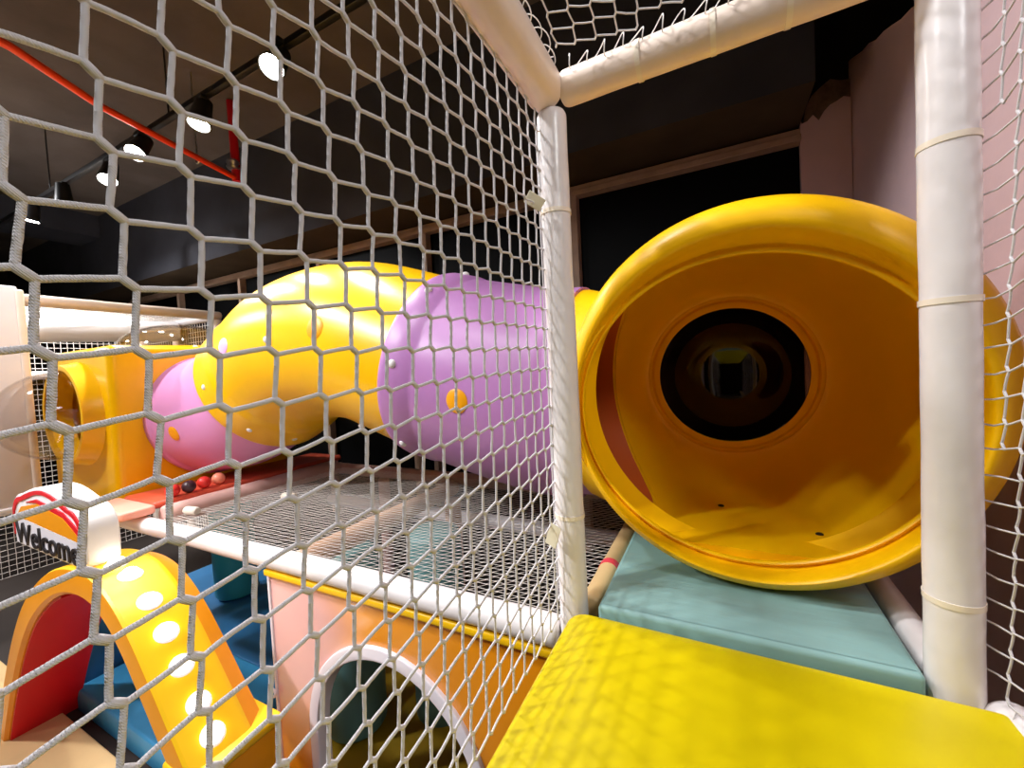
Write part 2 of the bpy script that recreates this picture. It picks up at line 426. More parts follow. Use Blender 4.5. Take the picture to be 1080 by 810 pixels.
# ------------------------------------------------------------------ near frame: posts, beams
R = .0425
def post(x, y, z0, z1, label, bands, seed, k=1.0):
    t = thing('padded_post', label, 'post', (x, y, z0))
    reparent_keep(padded('foam_sleeve', (x, y, z0), (x, y, z1), R*k, M['vinyl'], None, None, wob=.025, seed=seed), t)
    for b in bands:
        reparent_keep(ringband('tape_band', (x, y, b), (0, 0, 1), R*1.012*k, .012, M['tape']), t)
    return t
post(0, 0, 0, 2.725, 'white padded corner post beside the left side net', (1.56, 2.44), 3)
post(.826, .0, 0, 2.86, 'wide white padded post in front of the yellow tube mouth', (1.48, 2.09, 2.4), 5, 1.06)
def beam(p0, p1, label, bands, seed, m='vinylcream', r=.045):
    p0, p1 = Vector(p0), Vector(p1)
    t = thing('padded_beam', label, 'beam', p0)
    reparent_keep(padded('foam_sleeve', p0, p1, r, M[m], None, None, wob=.02, seed=seed), t)
    for b in bands:
        reparent_keep(ringband('tape_band', p0.lerp(p1, b), p1-p0, r*1.012, .012, M['tape']), t)
    return t
beam((.035, 0, 2.775), (1.1, -.02, 2.775), 'cream padded overhead beam above the yellow tube mouth', (.2, .36, .5), 11)
beam((-.006, -.01, 2.775), (-.006, -1.6, 2.775), 'cream padded overhead beam along the top of the left side net', (.3,), 12, r=.055)
rt = padded('padded_rail', (.895, -.02, 1.262), (.895, -1.6, 1.262), R, M['vinyl'], 'white padded floor rail beside the right end of the yellow mat', 'rail', seed=13)
rt2 = padded('padded_rail', (.825, .055, 1.285), (.825, .62, 1.285), .034, M['vinyl'], 'white padded strip along the right edge of the teal mat', 'rail', seed=14)
t = thing('padded_rail', 'tan padded rail with a red tape ring, behind the white corner post', 'rail', (.035, .06, 1.262))
reparent_keep(padded('foam_sleeve', (.035, .05, 1.255), (.035, 1.3, 1.255), .036, M['tanpad'], None, None, seed=15), t)
u_ = reparent_keep(ringband('red_tape', (.035, .30, 1.255), (0, 1, 0), .037, .034, M['redtape']), t); u_['label'] = 'red tape ring'

# ------------------------------------------------------------------ nets
def net_mesh(name, P0, ax_u, ax_v, u, v, i0, i1, j0, j1, rr, m, n=7, jit=.0012, kn=(.0035, .006), seg=3, clip=None, sag=0, wmap=None, braid=None, kf=1.36):
    rnd = random.Random(hash((i1, j1)) % 1000)
    N = {}
    ax_w = Vector(ax_u).cross(Vector(ax_v)).normalized()
    for i in range(i0, i1+1):
        for j in range(j0, j1+1):
            a = P0[0]+i*u[0]+j*v[0]+rnd.gauss(0, jit); b = P0[1]+i*u[1]+j*v[1]+rnd.gauss(0, jit)
            if clip and not clip(a, b): continue
            N[(i, j)] = (a, b, rnd.gauss(0, jit*.6))
    def P(a, b, c=0): 
        q = Vector(ax_u)*a+Vector(ax_v)*b+ax_w*c
        return wmap(q) if wmap else q
    V, F = [], []
    for (i, j), (a, b, c) in N.items():
        ka = P(a-kn[0], b+kn[1], c); kb = P(a+kn[0], b-kn[1], c); mid = P(a, b, c)
        e = (kb-ka)*.2
        tube_geo(V, F, [ka-e, ka, mid, kb, kb+e], [rr*.8, rr*kf*.95, rr*kf, rr*kf*.95, rr*.8], n)
        near = braid and a < braid
        for (di, dj) in ((1, 0), (0, 1)):
            q = N.get((i+di, j+dj))
            if q:
                k2 = P(q[0]-kn[0], q[1]+kn[1], q[2])
                w = rnd.gauss(0, jit*.5); s_ = rnd.gauss(0, jit*.5)
                sg_ = 60 if near else seg
                pts = [kb]; rad = [rr]
                for s in range(1, sg_):
                    f = s/sg_; bl = math.sin(f*PI); z = kb.lerp(k2, f)
                    tw = Vector((0, 0, 0))
                    if near:      # two strands twisted together: the outline wobbles
                        cr_ = ax_w.cross((k2-kb).normalized()); tw = cr_*(rr*.13*math.sin(f*PI*38))
                    pts.append(z+ax_w*(w*bl)+Vector(ax_v)*(s_*bl)+tw); rad.append(rr*(1+(.10*math.cos(f*PI*38*2) if near else 0)))
                pts.append(k2); rad.append(rr); tube_geo(V, F, pts, rad, n, cap=False)
    return pobj(name, V, F, m, angle=180)
Z = Vector((0, 0, 1)); Y = Vector((0, 1, 0)); X = Vector((1, 0, 0))
# left side net in the plane x = .017 (rope lattice, 5 cm mesh)
NX = -.033; NS = .44/.39
def nclip(a, b): return -1.3 < a < .02 and 1.25 < b < 2.74
net = thing('safety_net', 'large white knotted rope net on the left side, close to view', 'net', (NX, -.6, 1.3))
o = net_mesh('net_mesh', (Cam.y+.1374*NS, Cam.z+.2267*NS), Y, Z, (.05082*NS, .0013*NS), (.00377*NS, -.04996*NS), -9, 26, -14, 24, .00265, M['rope'], n=8, seg=4, kn=(.0046, .0036), braid=-.45, kf=1.5,
             jit=.0009, clip=nclip, wmap=lambda q: q+X*NX)
reparent_keep(o, net)
def lacing(p0, p1, off, count, r, amp, seed, parent, nm='lacing', rad=.0014):
    """loose clear cord tying the net's edge to a padded bar"""
    rnd = random.Random(seed); p0, p1 = Vector(p0), Vector(p1); d = (p1-p0).normalized(); s = Vector(off).normalized(); t = d.cross(s)
    pts = []
    L = (p1-p0).length
    for k in range(count*14+1):
        f = k/(count*14); a = 2*PI*f*count
        rr_ = r*(1+.3*math.sin(a*.37+seed))
        pts.append(p0.lerp(p1, f)+s*(rr_*math.cos(a))+t*(rr_*math.sin(a))+d*(amp*math.sin(a*1.0+1)))
    V, F = [], []; tube_geo(V, F, pts, rad, 6); o = pobj(nm, V, F, M['lace'], angle=180)
    reparent_keep(o, parent); return o
V, F = [], []
tube_geo(V, F, [Vector((NX-.014, -.006, 1.29+.02*k)) for k in range(71)], .0022, 8)
reparent_keep(pobj('edge_rope', V, F, M['rope']), net)
tg = thing('tie_tag', 'cream plastic tag tied low on the left net by the corner post', 'tag', (NX, -.03, 1.54))
bm = bmesh.new(); box(bm, -.019, .019, -.0012, .0012, -.032, .032, .001, 1)
bmesh.ops.transform(bm, matrix=Matrix.Translation((NX+.008, -.078, 1.522)) @ Matrix.Rotation(math.radians(18), 4, 'Y') @ Matrix.Rotation(math.radians(-15), 4, 'Z'), verts=bm.verts)
reparent_keep(bobj('tag_plate', bm, M['tagp']), tg)
V, F = [], []; tube_geo(V, F, [Vector((NX, -.07, 1.51)), Vector((NX-.02, -.04, 1.525)), Vector((NX, -.01, 1.53))], .002, 6)
reparent_keep(pobj('tie', V, F, M['lace']), tg)
tg = thing('tie_tag', 'cream plastic tag high on the left net near the overhead beam', 'tag', (NX, -.05, 2.44))
bm = bmesh.new(); box(bm, -.026, .026, -.0012, .0012, -.017, .017, .001, 1)
bmesh.ops.transform(bm, matrix=Matrix.Translation((NX+.004, -.085, 2.455)) @ Matrix.Rotation(math.radians(38), 4, 'Y') @ Matrix.Rotation(math.radians(20), 4, 'Z'), verts=bm.verts)
reparent_keep(bobj('tag_plate', bm, M['tagp']), tg)
V, F = [], []; tube_geo(V, F, [Vector((NX, -.07, 2.44)), Vector((NX-.01, -.035, 2.44))], .002, 6)
reparent_keep(pobj('tie', V, F, M['lace']), tg)
# overhead net
net2 = thing('safety_net', 'white rope net stretched overhead between the padded beams', 'net', (.4, -.6, 2.79))
o = net_mesh('net_mesh', (.05, -.055), X, Y, (.049, .012), (.008, -.05), -2, 24, -4, 26, .0019, M['rope'], n=6, seg=2, jit=.0018,
             kn=(.003, .005), clip=lambda a, b: .05 < a < .87 and -1.3 < b < -.045, wmap=lambda q: q+Z*2.82)
reparent_keep(o, net2)
lacing((.06, -.035, 2.815), (.86, -.045, 2.815), (0, 0, 1), 17, .017, .012, 2, net2)
lacing((.036, -.05, 2.815), (.036, -1.2, 2.815), (0, 0, 1), 22, .015, .012, 3, net2)
# right side net
net3 = thing('safety_net', 'white rope net on the right side in front of the mauve wall', 'net', (.885, -.6, 1.3))
o = net_mesh('net_mesh', (-.068, 2.2), Y, Z, (-.052, .004), (.004, -.0495), -3, 24, -16, 26, .002, M['rope'], n=6, seg=3, jit=.0012, kn=(-.0035, .005),
             clip=lambda a, b: -1.24 < a < -.035 and 1.29 < b < 2.78, wmap=lambda q: q+X*.885)
reparent_keep(o, net3)
V, F = [], []; rnd_ = random.Random(5); k = 0
for j_ in range(-11, 18):
    zz = 2.2-.0495*j_
    ya = max(-.068-.052*i_+.004*j_ for i_ in range(-3, 6) if -.068-.052*i_+.004*j_ < -.035)
    tube_geo(V, F, [Vector((.885, ya, zz-.004)), Vector((.88, ya*.45, zz-.010+rnd_.uniform(-.003, .003))), Vector((.868, .015, zz-.014+rnd_.uniform(-.004, .004)))], .0019, 6)
tube_geo(V, F, [Vector((.868, .015, 1.305+.05*k)) for k in range(30)], .0022, 6)
reparent_keep(pobj('net_edging', V, F, M['rope'], angle=180), net3)
lacing((.885, -.06, 1.3), (.885, -1.1, 1.3), (0, 0, 1), 20, .012, .01, 4, net3)

# ------------------------------------------------------------------ mats
def softbox(name, poly, z0, z1, bev, m, label, cat, kind=None):
    o = prism(name, poly, 'z', z0, z1, m, bev=bev, seg=4)
    tag(o, label, cat); return o
def rounded(x0, x1, y0, y1, r, n=6):
    out = []
    for cx, cy, a0 in ((x1-r, y1-r, 0), (x0+r, y1-r, 90), (x0+r, y0+r, 180), (x1-r, y0+r, 270)):
        for k in range(n+1):
            a = math.radians(a0+90*k/n); out.append((cx+r*math.cos(a), cy+r*math.sin(a)))
    return out
yp = []
for cx, cy, a0, r in ((.885-.02, -.056-.02, 0, .02), (.012+.05, -.045-.05, 90, .05), (.03, -1.5, 180, .01), (.86, -1.5, 270, .01)):
    for k in range(7):
        a = math.radians(a0+15*k); yp.append((cx+r*math.cos(a), cy+r*math.sin(a)))
softbox('floor_mat', yp, 1.215, 1.3, .016, M['matyellow'], 'bright yellow vinyl floor mat in the front, shadowed by the net', 'mat')
softbox('floor_mat', rounded(.082, .774, -.035, .72, .012), 1.245, 1.32, .014, M['matteal'], 'grey teal vinyl mat under the yellow tube mouth', 'mat')

# ------------------------------------------------------------------ tube slide
slide = thing('tube_slide', 'yellow, mauve and pink enclosed tube slide with a wide round mouth', 'slide', (.475, .6, 1.34))
def add(o, lab=None):
    reparent_keep(o, slide)
    if lab: o['label'] = lab
    return o
rings = [(.42, .480, 1.882, .50, .51), (.37, .484, 1.884, .528, .538), (.32, .488, 1.886, .548, .558), (.27, .490, 1.887, .558, .566), (.225, .489, 1.886, .554, .561), (.195, .486, 1.882, .540, .546),
         (.177, .481, 1.874, .518, .523), (.170, .477, 1.866, .500, .504), (.173, .474, 1.861, .494, .496), (.185, .473, 1.858, .492, .490), (.22, .472, 1.853, .498, .487), (.250, .471, 1.849, .504, .484),
         (.262, .470, 1.847, .505, .480), (.262, .470, 1.846, .502, .475), (.255, .470, 1.845, .498, .470), (.253, .470, 1.844, .494, .464), (.257, .4695, 1.843, .490, .459), (.266, .4695, 1.843, .489, .457), (.278, .470, 1.843, .494, .463), (.30, .471, 1.845, .51, .485), (.37, .473, 1.85, .53, .52)]
rs = []
for y, cx, cz, ra, rb in rings: rs.append([Vector((cx+ra*math.cos(2*PI*k/128), y, cz+rb*math.sin(2*PI*k/128))) for k in range(128)])
V, F = loft(rs)
o = add(fixn(pobj('mouth_ring', V, F, M['mouthyellow'], angle=60)))
# entry chamber (inside faces first, 8 mm wall)
WC = (.455, 1.915)
prof = [(.30, .475, 1.848, .50), (.36, .475, 1.85, .522), (.45, .474, 1.86, .532), (.55, .472, 1.868, .535), (.66, .470, 1.874, .531), (.76, .467, 1.882, .52), (.85, .464, 1.889, .502), (.93, .462, 1.895, .478), (.99, .460, 1.90, .452), (1.03, .458, 1.905, .43), (1.055, .457, 1.909, .41),
        (1.07, .456, 1.912, .393), (1.077, .455, 1.914, .38), (1.079, .455, 1.915, .373), (1.090, .455, 1.915, .368), (1.094, .455, 1.915, .36), (1.090, .455, 1.915, .352), (1.079, .455, 1.915, .347), (1.076, .455, 1.915, .34), (1.076, .455, 1.915, .318)]
nn = 128
prof_c = list(prof[:11]); ZFLOOR = 1.40
inner = [circ((cx, y, cz), r_, 'y', nn) for y, cx, cz, r_ in prof]
outer = []
for q, (y, cx, cz, r_) in enumerate(prof):
    outer.append(circ((cx, y+(.012 if q > 7 else .0), cz), r_+(.012 if q < 12 else 0), 'y', nn))
for r_ in inner:
    for p in r_:
        if p.z < ZFLOOR: p.z = ZFLOOR+(p.z-ZFLOOR)*.02
V, F = loft(inner+outer[::-1]+[inner[0]])
ch = fixn(pobj('entry_chamber', V, F, M['mouthyellow']))
bm = bmesh.new(); bm.from_mesh(ch.data); bmesh.ops.remove_doubles(bm, verts=bm.verts, dist=1e-5); bmesh.ops.recalc_face_normals(bm, faces=bm.faces); bm.to_mesh(ch.data); bm.free()
EY, EZ, EA, EB = .50, 1.835, .345, .41          # side outlet: an oval opening in the chamber wall
def oval(x, k=1.0, n=96): return [Vector((x, EY+EA*k*math.cos(2*PI*q/n), EZ+EB*k*math.sin(2*PI*q/n))) for q in range(n)]
cv, cf = loft([oval(.25), oval(-.6)]); cf += [tuple(range(96))[::-1], tuple(range(96, 192))]
cut = fixn(pobj('cut', cv, cf))
boolean(ch, cut)
add(ch)
# smoky bubble window at the back of the chamber
def bubble(name, c, axis, R_, h, m, th=.004, n=64, rg=10, sgn=1):
    rs = []
    for off in (0, th):
        for i in range(rg+1):
            a = i/rg*PI/2
            rr_ = (R_-off)*math.cos(a)+1e-4; hh = (h-off)*math.sin(a)
            cc = {'y': (c[0], c[1]+sgn*hh, c[2]), 'x': (c[0]+sgn*hh, c[1], c[2]), 'z': (c[0], c[1], c[2]+sgn*hh)}[axis]
            rs.append(circ(cc, rr_, axis, n))
    o_ = rs[:rg+1]; i_ = rs[rg+1:]
    V, F = loft(o_+i_[::-1]+[o_[0]])
    ob = fixn(pobj(name, V, F, m, angle=80))
    return ob
w = add(bubble('bubble_window', (WC[0], 1.078, WC[1]), 'y', .318, .2, M['smoke']), 'round smoky domed window')
for (sx, sy) in ((.40, .70), (.69, .72), (.69, .50)):
    o = add(dome('screw', (sx, sy, ZFLOOR+.001), (0, 0, 1), .012, .004, M['blackmetal'], n=10, rings=2)); o['label'] = 'dark screw head'

# centreline of the tube running away to the left, over a hump
ctrl = [(-.02, .66, 1.87), (-.35, .655, 1.90), (-.88, .65, 2.03), (-1.45, .65, 2.20), (-1.98, .66, 2.18), (-2.40, .68, 1.985), (-2.78, .68, 1.82), (-3.14, .66, 1.77)]
def cr(t):
    n = len(ctrl)-1; t = max(0, min(n-1e-6, t)); i = int(t); f = t-i
    P = [Vector(ctrl[max(0, min(n, i+k))]) for k in (-1, 0, 1, 2)]
    return .5*((2*P[1])+(P[2]-P[0])*f+(2*P[0]-5*P[1]+4*P[2]-P[3])*f*f+(3*P[1]-P[0]-3*P[2]+P[3])*f**3)
def tan(t): return (cr(t+.02)-cr(t-.02)).normalized()
def ring_at(t, r_, n=80):
    c = cr(t); d = tan(t); s = Vector((0, 1, 0)); s = (s-d*s.dot(d)).normalized(); u_ = d.cross(s)
    if u_.z < 0: u_ = -u_
    return [c+s*(r_*math.cos(2*PI*k/n))+u_*(r_*math.sin(2*PI*k/n)) for k in range(n)]
def on_tube(t, a, r_):
    c = cr(t); d = tan(t); s = Vector((0, 1, 0)); s = (s-d*s.dot(d)).normalized(); u_ = d.cross(s)
    if u_.z < 0: u_ = -u_
    nrm = s*math.cos(a)+u_*math.sin(a); return c+nrm*r_, nrm
def section(name, prof, m):
    """prof: list of (t, outer radius); 10 mm wall"""
    o_ = [ring_at(t, r_) for t, r_ in prof]; i_ = [ring_at(t, r_-.012) for t, r_ in prof]
    V, F = loft(o_+i_[::-1]+[o_[0]]); return fixn(pobj(name, V, F, m, angle=50))
def span(t0, t1, r_, n): return [(t0+(t1-t0)*k/n, r_) for k in range(n+1)]
TR = .458
# yellow collar at the chamber outlet
def cham_x(y, z):
    for (a, b) in zip(prof_c, prof_c[1:]):
        if a[0] <= y <= b[0]:
            f = (y-a[0])/(b[0]-a[0]); cx, cz, r_ = [a[q]+(b[q]-a[q])*f for q in (1, 2, 3)]
            return cx-math.sqrt(max(1e-4, r_*r_-(z-cz)**2))
    a = prof_c[0]; return a[1]-math.sqrt(max(1e-4, a[3]**2-(z-a[2])**2))
lip = [Vector((cham_x(p.y, p.z)+.004, p.y, p.z)) for p in oval(0)]
c0 = [Vector((-.075, .655+.436*math.cos(2*PI*q/96), 1.88+.436*math.sin(2*PI*q/96))) for q in range(96)]
c1 = [Vector((-.075, .66+.445*math.cos(2*PI*q/96), 1.88+.445*math.sin(2*PI*q/96))) for q in range(96)]
mid_ = [a.lerp(b, .5)+Vector((-.01, 0, 0)) for a, b in zip(lip, c0)]
lip2 = [Vector((p.x-.006, EY+(p.y-EY)*1.03, EZ+(p.z-EZ)*1.03)) for p in lip]
cfl = [Vector((-.165, .66+.45*math.cos(2*PI*q/96), 1.885+.45*math.sin(2*PI*q/96))) for q in range(96)]
cfi = [Vector((-.165, .655+.440*math.cos(2*PI*q/96), 1.886+.440*math.sin(2*PI*q/96))) for q in range(96)]
deep = [Vector((-.62, .652+.436*math.cos(2*PI*q/96), 1.955+.436*math.sin(2*PI*q/96))) for q in range(96)]
V, F = loft([lip, mid_, c0, cfi, cfl, c1, lip2, lip])
sy = add(fixn(pobj('outlet_collar', V, F, M['mouthyellow'], angle=50)))
# reddish lining that starts right at the side outlet
def ov2(x, k, cy=.545, a=.305, cz=1.85, b=.385): return [Vector((x, cy+a*k*math.cos(2*PI*q/96), cz+b*k*math.sin(2*PI*q/96))) for q in range(96)]
lin_in = [Vector((p.x-.012, EY+(p.y-EY)*.995, EZ+(p.z-EZ)*.995)) for p in lip]
lin_out = [Vector((p.x-.014, EY+(p.y-EY)*1.012, EZ+(p.z-EZ)*1.012)) for p in lip]
V, F = loft([lin_in, ov2(-.07, .935, .56, cz=1.86), ov2(-.3, .96, .56, cz=1.89), ov2(-.62, 1.1, .62, .33, 1.955, .36), ov2(-.62, 1.12, .62, .33, 1.955, .36), ov2(-.3, .98, .56, cz=1.89), ov2(-.07, .955, .56, cz=1.86), lin_out, lin_in])
add(fixn(pobj('tube_lining', V, F, M['lining'], angle=50)), 'reddish orange tube lining')
# mauve section, flared rim at its left end
sp = add(section('mauve_section', [(.14, TR-.016), (.40, TR-.016), (.405, TR+.006), (.56, TR+.008), (.58, TR+.008)]+span(.62, 1.72, TR+.012, 18)+[(1.76, TR+.012), (1.79, TR+.022), (1.98, TR+.026), (2.02, TR+.022), (2.04, TR+.012)], M['purple']), 'mauve tube section')
# long yellow hump
sh = add(section('yellow_section', [(1.95, TR)]+span(2.05, 4.52, TR, 40)+[(4.56, TR), (4.62, TR+.012)]+span(4.66, 5.0, TR+.014, 6)+[(5.03, TR+.012), (5.05, TR+.002)], M['yellow']), 'yellow tube section')
# pink lower section
sk = add(section('pink_section', [(4.9, TR-.02)]+span(5.1, 6.72, TR-.015, 22)+[(6.76, TR-.005), (6.8, TR+.0)]+span(6.85, 6.98, TR+.0, 3), M['pinktube']), 'pink tube section')
# bolts and plugs on the shells
def bolts(sec, lst, r_, R0=.018):
    for t, a in lst:
        p, nrm = on_tube(t, math.radians(a), r_); dome('bolt', p, nrm, R0, R0*.8, M['bolt'], slide_child(sec))
def slide_child(sec): return sec
BOLTS = {}
def addbolts(sec, lst, r_):
    for t, a in lst:
        p, nrm = on_tube(t, math.radians(a), r_)
        b = dome('bolt', p, nrm, .019, .014, M['bolt']); b.parent = sec; b['label'] = 'white bolt head'
addbolts(sp, [(1.9, 176), (1.9, 131), (1.9, 96), (1.9, 226), (.5, 130)], TR+.024)
addbolts(sh, [(4.82, 184), (4.82, 228), (4.82, 262), (4.82, 95), (3.38, 180), (3.3, 90), (2.6, 250)], TR+.008)
def plug(sec, t, a, r_, R0, m, lab):
    p, nrm = on_tube(t, math.radians(a), r_)
    q = dome('plug', p, nrm, R0, .008, m, n=28, rings=3); q.parent = sec; q['label'] = lab
plug(sp, 1.32, 186, TR+.012, .05, M['orangeplug'], 'round orange plug')
plug(sh, 2.78, 171, TR, .055, M['orangeplug'], 'round yellow plug')
plug(sh, 4.18, 172, TR, .05, M['pinkplug'], 'round pink plug')
plug(sk, 6.2, 196, TR-.015, .05, M['orangeplug'], 'round yellow plug')

# exit box at the lower end of the slide
BX0, BX1, BY0, BY1, BZ0, BZ1 = -4.15, -3.1, .05, 1.25, 1.17, 2.29
bm = bmesh.new(); box(bm, BX0, BX1, BY0, BY1, BZ0, BZ1, .05, 4)
eb = bobj('exit_box', bm, M['yellow'])
cv, cf = loft([circ((-3.56, -.2, 1.84), .305, 'y', 64), circ((-3.56, .5, 1.84), .305, 'y', 64)]); cf += [tuple(range(64))[::-1], tuple(range(64, 128))]
bm = bmesh.new(); box(bm, BX0+.03, BX1-.03, BY0+.03, BY1-.03, BZ0+.03, BZ1-.03, .03, 2); inn = bobj('inn', bm)
boolean(eb, inn); cut = fixn(pobj('cut', cv, cf)); boolean(eb, cut)
add(eb, 'yellow moulded exit box')
V, F = loft([circ((-3.56, y_, 1.84), r_, 'y', 64) for y_, r_ in ((.09, .30), (-.02, .30), (-.05, .305), (-.055, .32), (-.05, .335), (0.0, .345), (.06, .365), (.09, .38))])
cl = fixn(pobj('window_collar', V, F, M['yellow'])); cl.parent = eb
bw = bubble('bubble_window', (-3.56, -.03, 1.84), 'y', .30, .34, M['clear'], th=.006, sgn=-1); bw.parent = eb; bw['label'] = 'clear round bubble window'
bt = bubble('dome_window', (-3.62, .68, BZ1-.005), 'z', .40, .22, M['clear'], th=.006); bt.parent = eb; bt['label'] = 'clear dome on top'
V, F = loft([circ((-3.62, .68, z_), r_, 'z', 64) for z_, r_ in ((BZ1-.01, .44), (BZ1+.012, .44), (BZ1+.016, .43), (BZ1+.016, .40), (BZ1-.01, .39))])
rm = fixn(pobj('dome_rim', V, F, M['yellow'])); rm.parent = eb
for x_, y_ in ((-3.2, .25), (-3.2, .6), (-3.2, .95), (-3.6, .2), (-3.95, .25)):
    b = dome('bolt', (x_, y_, BZ1), (0, 0, 1), .022, .018, M['bolt']); b.parent = eb; b['label'] = 'white bolt head'

# ------------------------------------------------------------------ lower bay: net deck, rails, posts
ZB = 1.2
beam2 = padded('padded_rail', (-.044, .0, ZB-.01), (-2.98, .0, ZB-.01), .047, M['vinyl'], 'long white padded rail along the near edge of the mesh deck', 'rail', seed=21)
padded('padded_rail', (-.04, 1.37, ZB), (-3.0, 1.37, ZB), .047, M['pinkpad'], 'dusty pink padded rail along the far edge of the mesh deck', 'rail', seed=22)
padded('padded_rail', (-2.58, .06, ZB+.025), (-2.60, 1.32, ZB+.025), .062, M['pinkpad'], 'dusty pink padded rail in front of the yellow exit box', 'rail', seed=23)
padded('padded_rail', (-1.36, .06, ZB-.05), (-1.36, 1.32, ZB-.05), .055, M['beigepad'], 'beige padded rail crossing under the mesh deck', 'rail', seed=24)
padded('padded_rail', (-.1, 1.48, .86), (-2.9, 1.48, .86), .05, M['whitewall'], 'white padded rail lower down beneath the mesh deck', 'rail', seed=25)
padded('padded_post', (-1.33, 1.25, 0), (-1.33, 1.25, ZB-.11), .058, M['beigepad'], 'beige padded post under the far edge of the mesh deck', 'post', seed=26)
padded('padded_post', (-2.1, 1.37, 0), (-2.1, 1.37, ZB-.05), .045, M['pinkpad'], 'dusty pink padded post left of the beige one under the mesh deck', 'post', seed=27)
deck = thing('mesh_deck', 'fine white mesh netting stretched flat between padded rails', 'net', (-1.5, .7, ZB))
o = net_mesh('net_mesh', (-2.95, .02), X, Y, (.04, .0), (.02, .029), -26, 76, 0, 46, .0011, M['ropefine'], n=4, seg=1, jit=.0012, kn=(-.004, 0),
             clip=lambda a, b: -2.54 < a < -.0 and .03 < b < 1.33, wmap=lambda q: q+Z*(ZB+.02))
reparent_keep(o, deck)
for x_, y_, lb in ((-2.10, .53, 'cream foam stub lying on the mesh deck'), (-2.44, .14, 'cream foam stub lying by the pink rail corner')):
    tag(padded('foam_stub', (x_-.05, y_, ZB+.047), (x_+.05, y_+.015, ZB+.047), .026, M['stub'], None, None, seed=5), lb, 'foam piece')
def roller(x, y, z0, z1, r_, m, label, tilt=(0, 0)):
    rs = []; n = 28
    L = z1-z0
    for f, k in ((0, .8), (.01, .93), (.03, 1), (.5, 1.02), (.97, 1), (.99, .93), (1, .8)):
        rs.append(circ((x+tilt[0]*f, y+tilt[1]*f, z0+L*f), r_*k, 'z', n))
    V, F = loft(rs); F += [tuple(range(n))[::-1], tuple((len(rs)-1)*n+k for k in range(n))]
    return tag(fixn(pobj('soft_roller', V, F, m)), label, 'roller')
roller(-1.09, .72, .0, 1.1, .155, M['tealdull'], 'grey teal padded roller standing under the mesh deck')
roller(-3.48, .92, .13, 1.12, .165, M['teal'], 'bright teal padded roller standing on the blue floor', (-.12, .05))
roller(-1.46, .42, .06, 1.05, .16, M['tealdull'], 'dull teal roller seen through the orange panel arch')
# small coloured toys under the deck
V, F = [], []; tube_geo(V, F, [Vector((-1.75, .62, .0)), Vector((-1.75, .62, .75))], .03, 12)
tag(fixn(pobj('play_pole', V, F, M['redtape'])), 'thin red pole under the mesh deck', 'pole')

# red trough and light-painted pad under the exit box
softbox('soft_platform', rounded(-3.08, -2.665, .055, 1.45, .03), 1.255, 1.30, .02, M['redpad'], 'red orange padded ledge below the pink tube', 'ledge')
softbox('soft_platform', rounded(-3.08, -2.60, -.13, .045, .03), 1.25, 1.30, .015, M['redpad_lit'], 'near end of the red padded ledge, painted as brightly lit, before the yellow exit box', 'ledge')  # same red ledge; its brightly lit end is painted as a paler piece
for k, (x_, y_, m_, lb) in enumerate(((-2.70, .17, 'ball_red', 'red ball partly behind a net knot, next to the dark ball'), (-2.70, .26, 'ball_dark', 'dark brown ball between two red balls on the ledge'),
                                   (-2.715, .355, 'ball_red', 'bright red ball right of the dark ball on the ledge'), (-2.725, .45, 'ball_pink', 'salmon coloured ball at the right end of the ball row'))):
    bm = bmesh.new(); bmesh.ops.create_uvsphere(bm, u_segments=24, v_segments=16, radius=.04)
    o = bobj('play_ball', bm, M[m_]); o.location = (x_, y_, 1.341); tag(o, lb, 'ball', 'balls on the red ledge')

# ------------------------------------------------------------------ orange panel with an arched opening (below the near rail)
AX, AW = -.78, .46
def arch_pts(w, zs, top, n=28, z0=0.0):
    out = [(AX-w, z0)]
    for k in range(n+1):
        a = PI-PI*k/n; out.append((AX+w*math.cos(a), zs+(top-zs)*math.sin(a)))
    out.append((AX+w, z0)); return out
pn = thing('play_entrance', 'glossy orange board with painted pink glare and a white edged arched opening', 'entrance board', (-.75, .02, 0))
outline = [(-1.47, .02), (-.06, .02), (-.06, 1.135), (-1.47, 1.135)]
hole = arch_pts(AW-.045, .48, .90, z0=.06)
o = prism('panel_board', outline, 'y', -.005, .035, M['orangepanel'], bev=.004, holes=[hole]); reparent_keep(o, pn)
big = arch_pts(AW, .48, .945, z0=.06)
o = prism('arch_trim', big, 'y', -.022, .045, M['whitetrim'], bev=.006, holes=[arch_pts(AW-.055, .48, .89, z0=.0601)]); reparent_keep(o, pn); o['label'] = 'white arch edging'
bm = bmesh.new(); box(bm, -1.48, -.06, -.03, .04, 1.112, 1.142, .008); o = reparent_keep(bobj('top_strip', bm, M['panelyellow']), pn); o['label'] = 'yellow top strip'
bm = bmesh.new(); box(bm, -1.485, -1.468, -.012, .04, .02, 1.112, .004); o = reparent_keep(bobj('side_edge', bm, M['whitetrim']), pn); o['label'] = 'white side edge'
V, F = [], []; tube_geo(V, F, [Vector((-1.49+.02*math.cos(a), -.02, .55+.018*math.sin(a))) for a in [2*PI*k/16 for k in range(17)]], .006, 8); o = reparent_keep(pobj('clip', V, F, M['whitetrim']), pn); o['label'] = 'white plastic clip'
# what shows through the opening
slab_ = lambda nm, b, m, lb, ct, bev=.02: tag((lambda bm: bobj(nm, box(bm, *b, bev), m))(bmesh.new()), lb, ct)
slab_('floor_mat', (-1.69, -.06, .06, 1.3, .0, .05), M['oliveyellow'], 'olive padded floor seen through the orange panel arch', 'mat', .012)

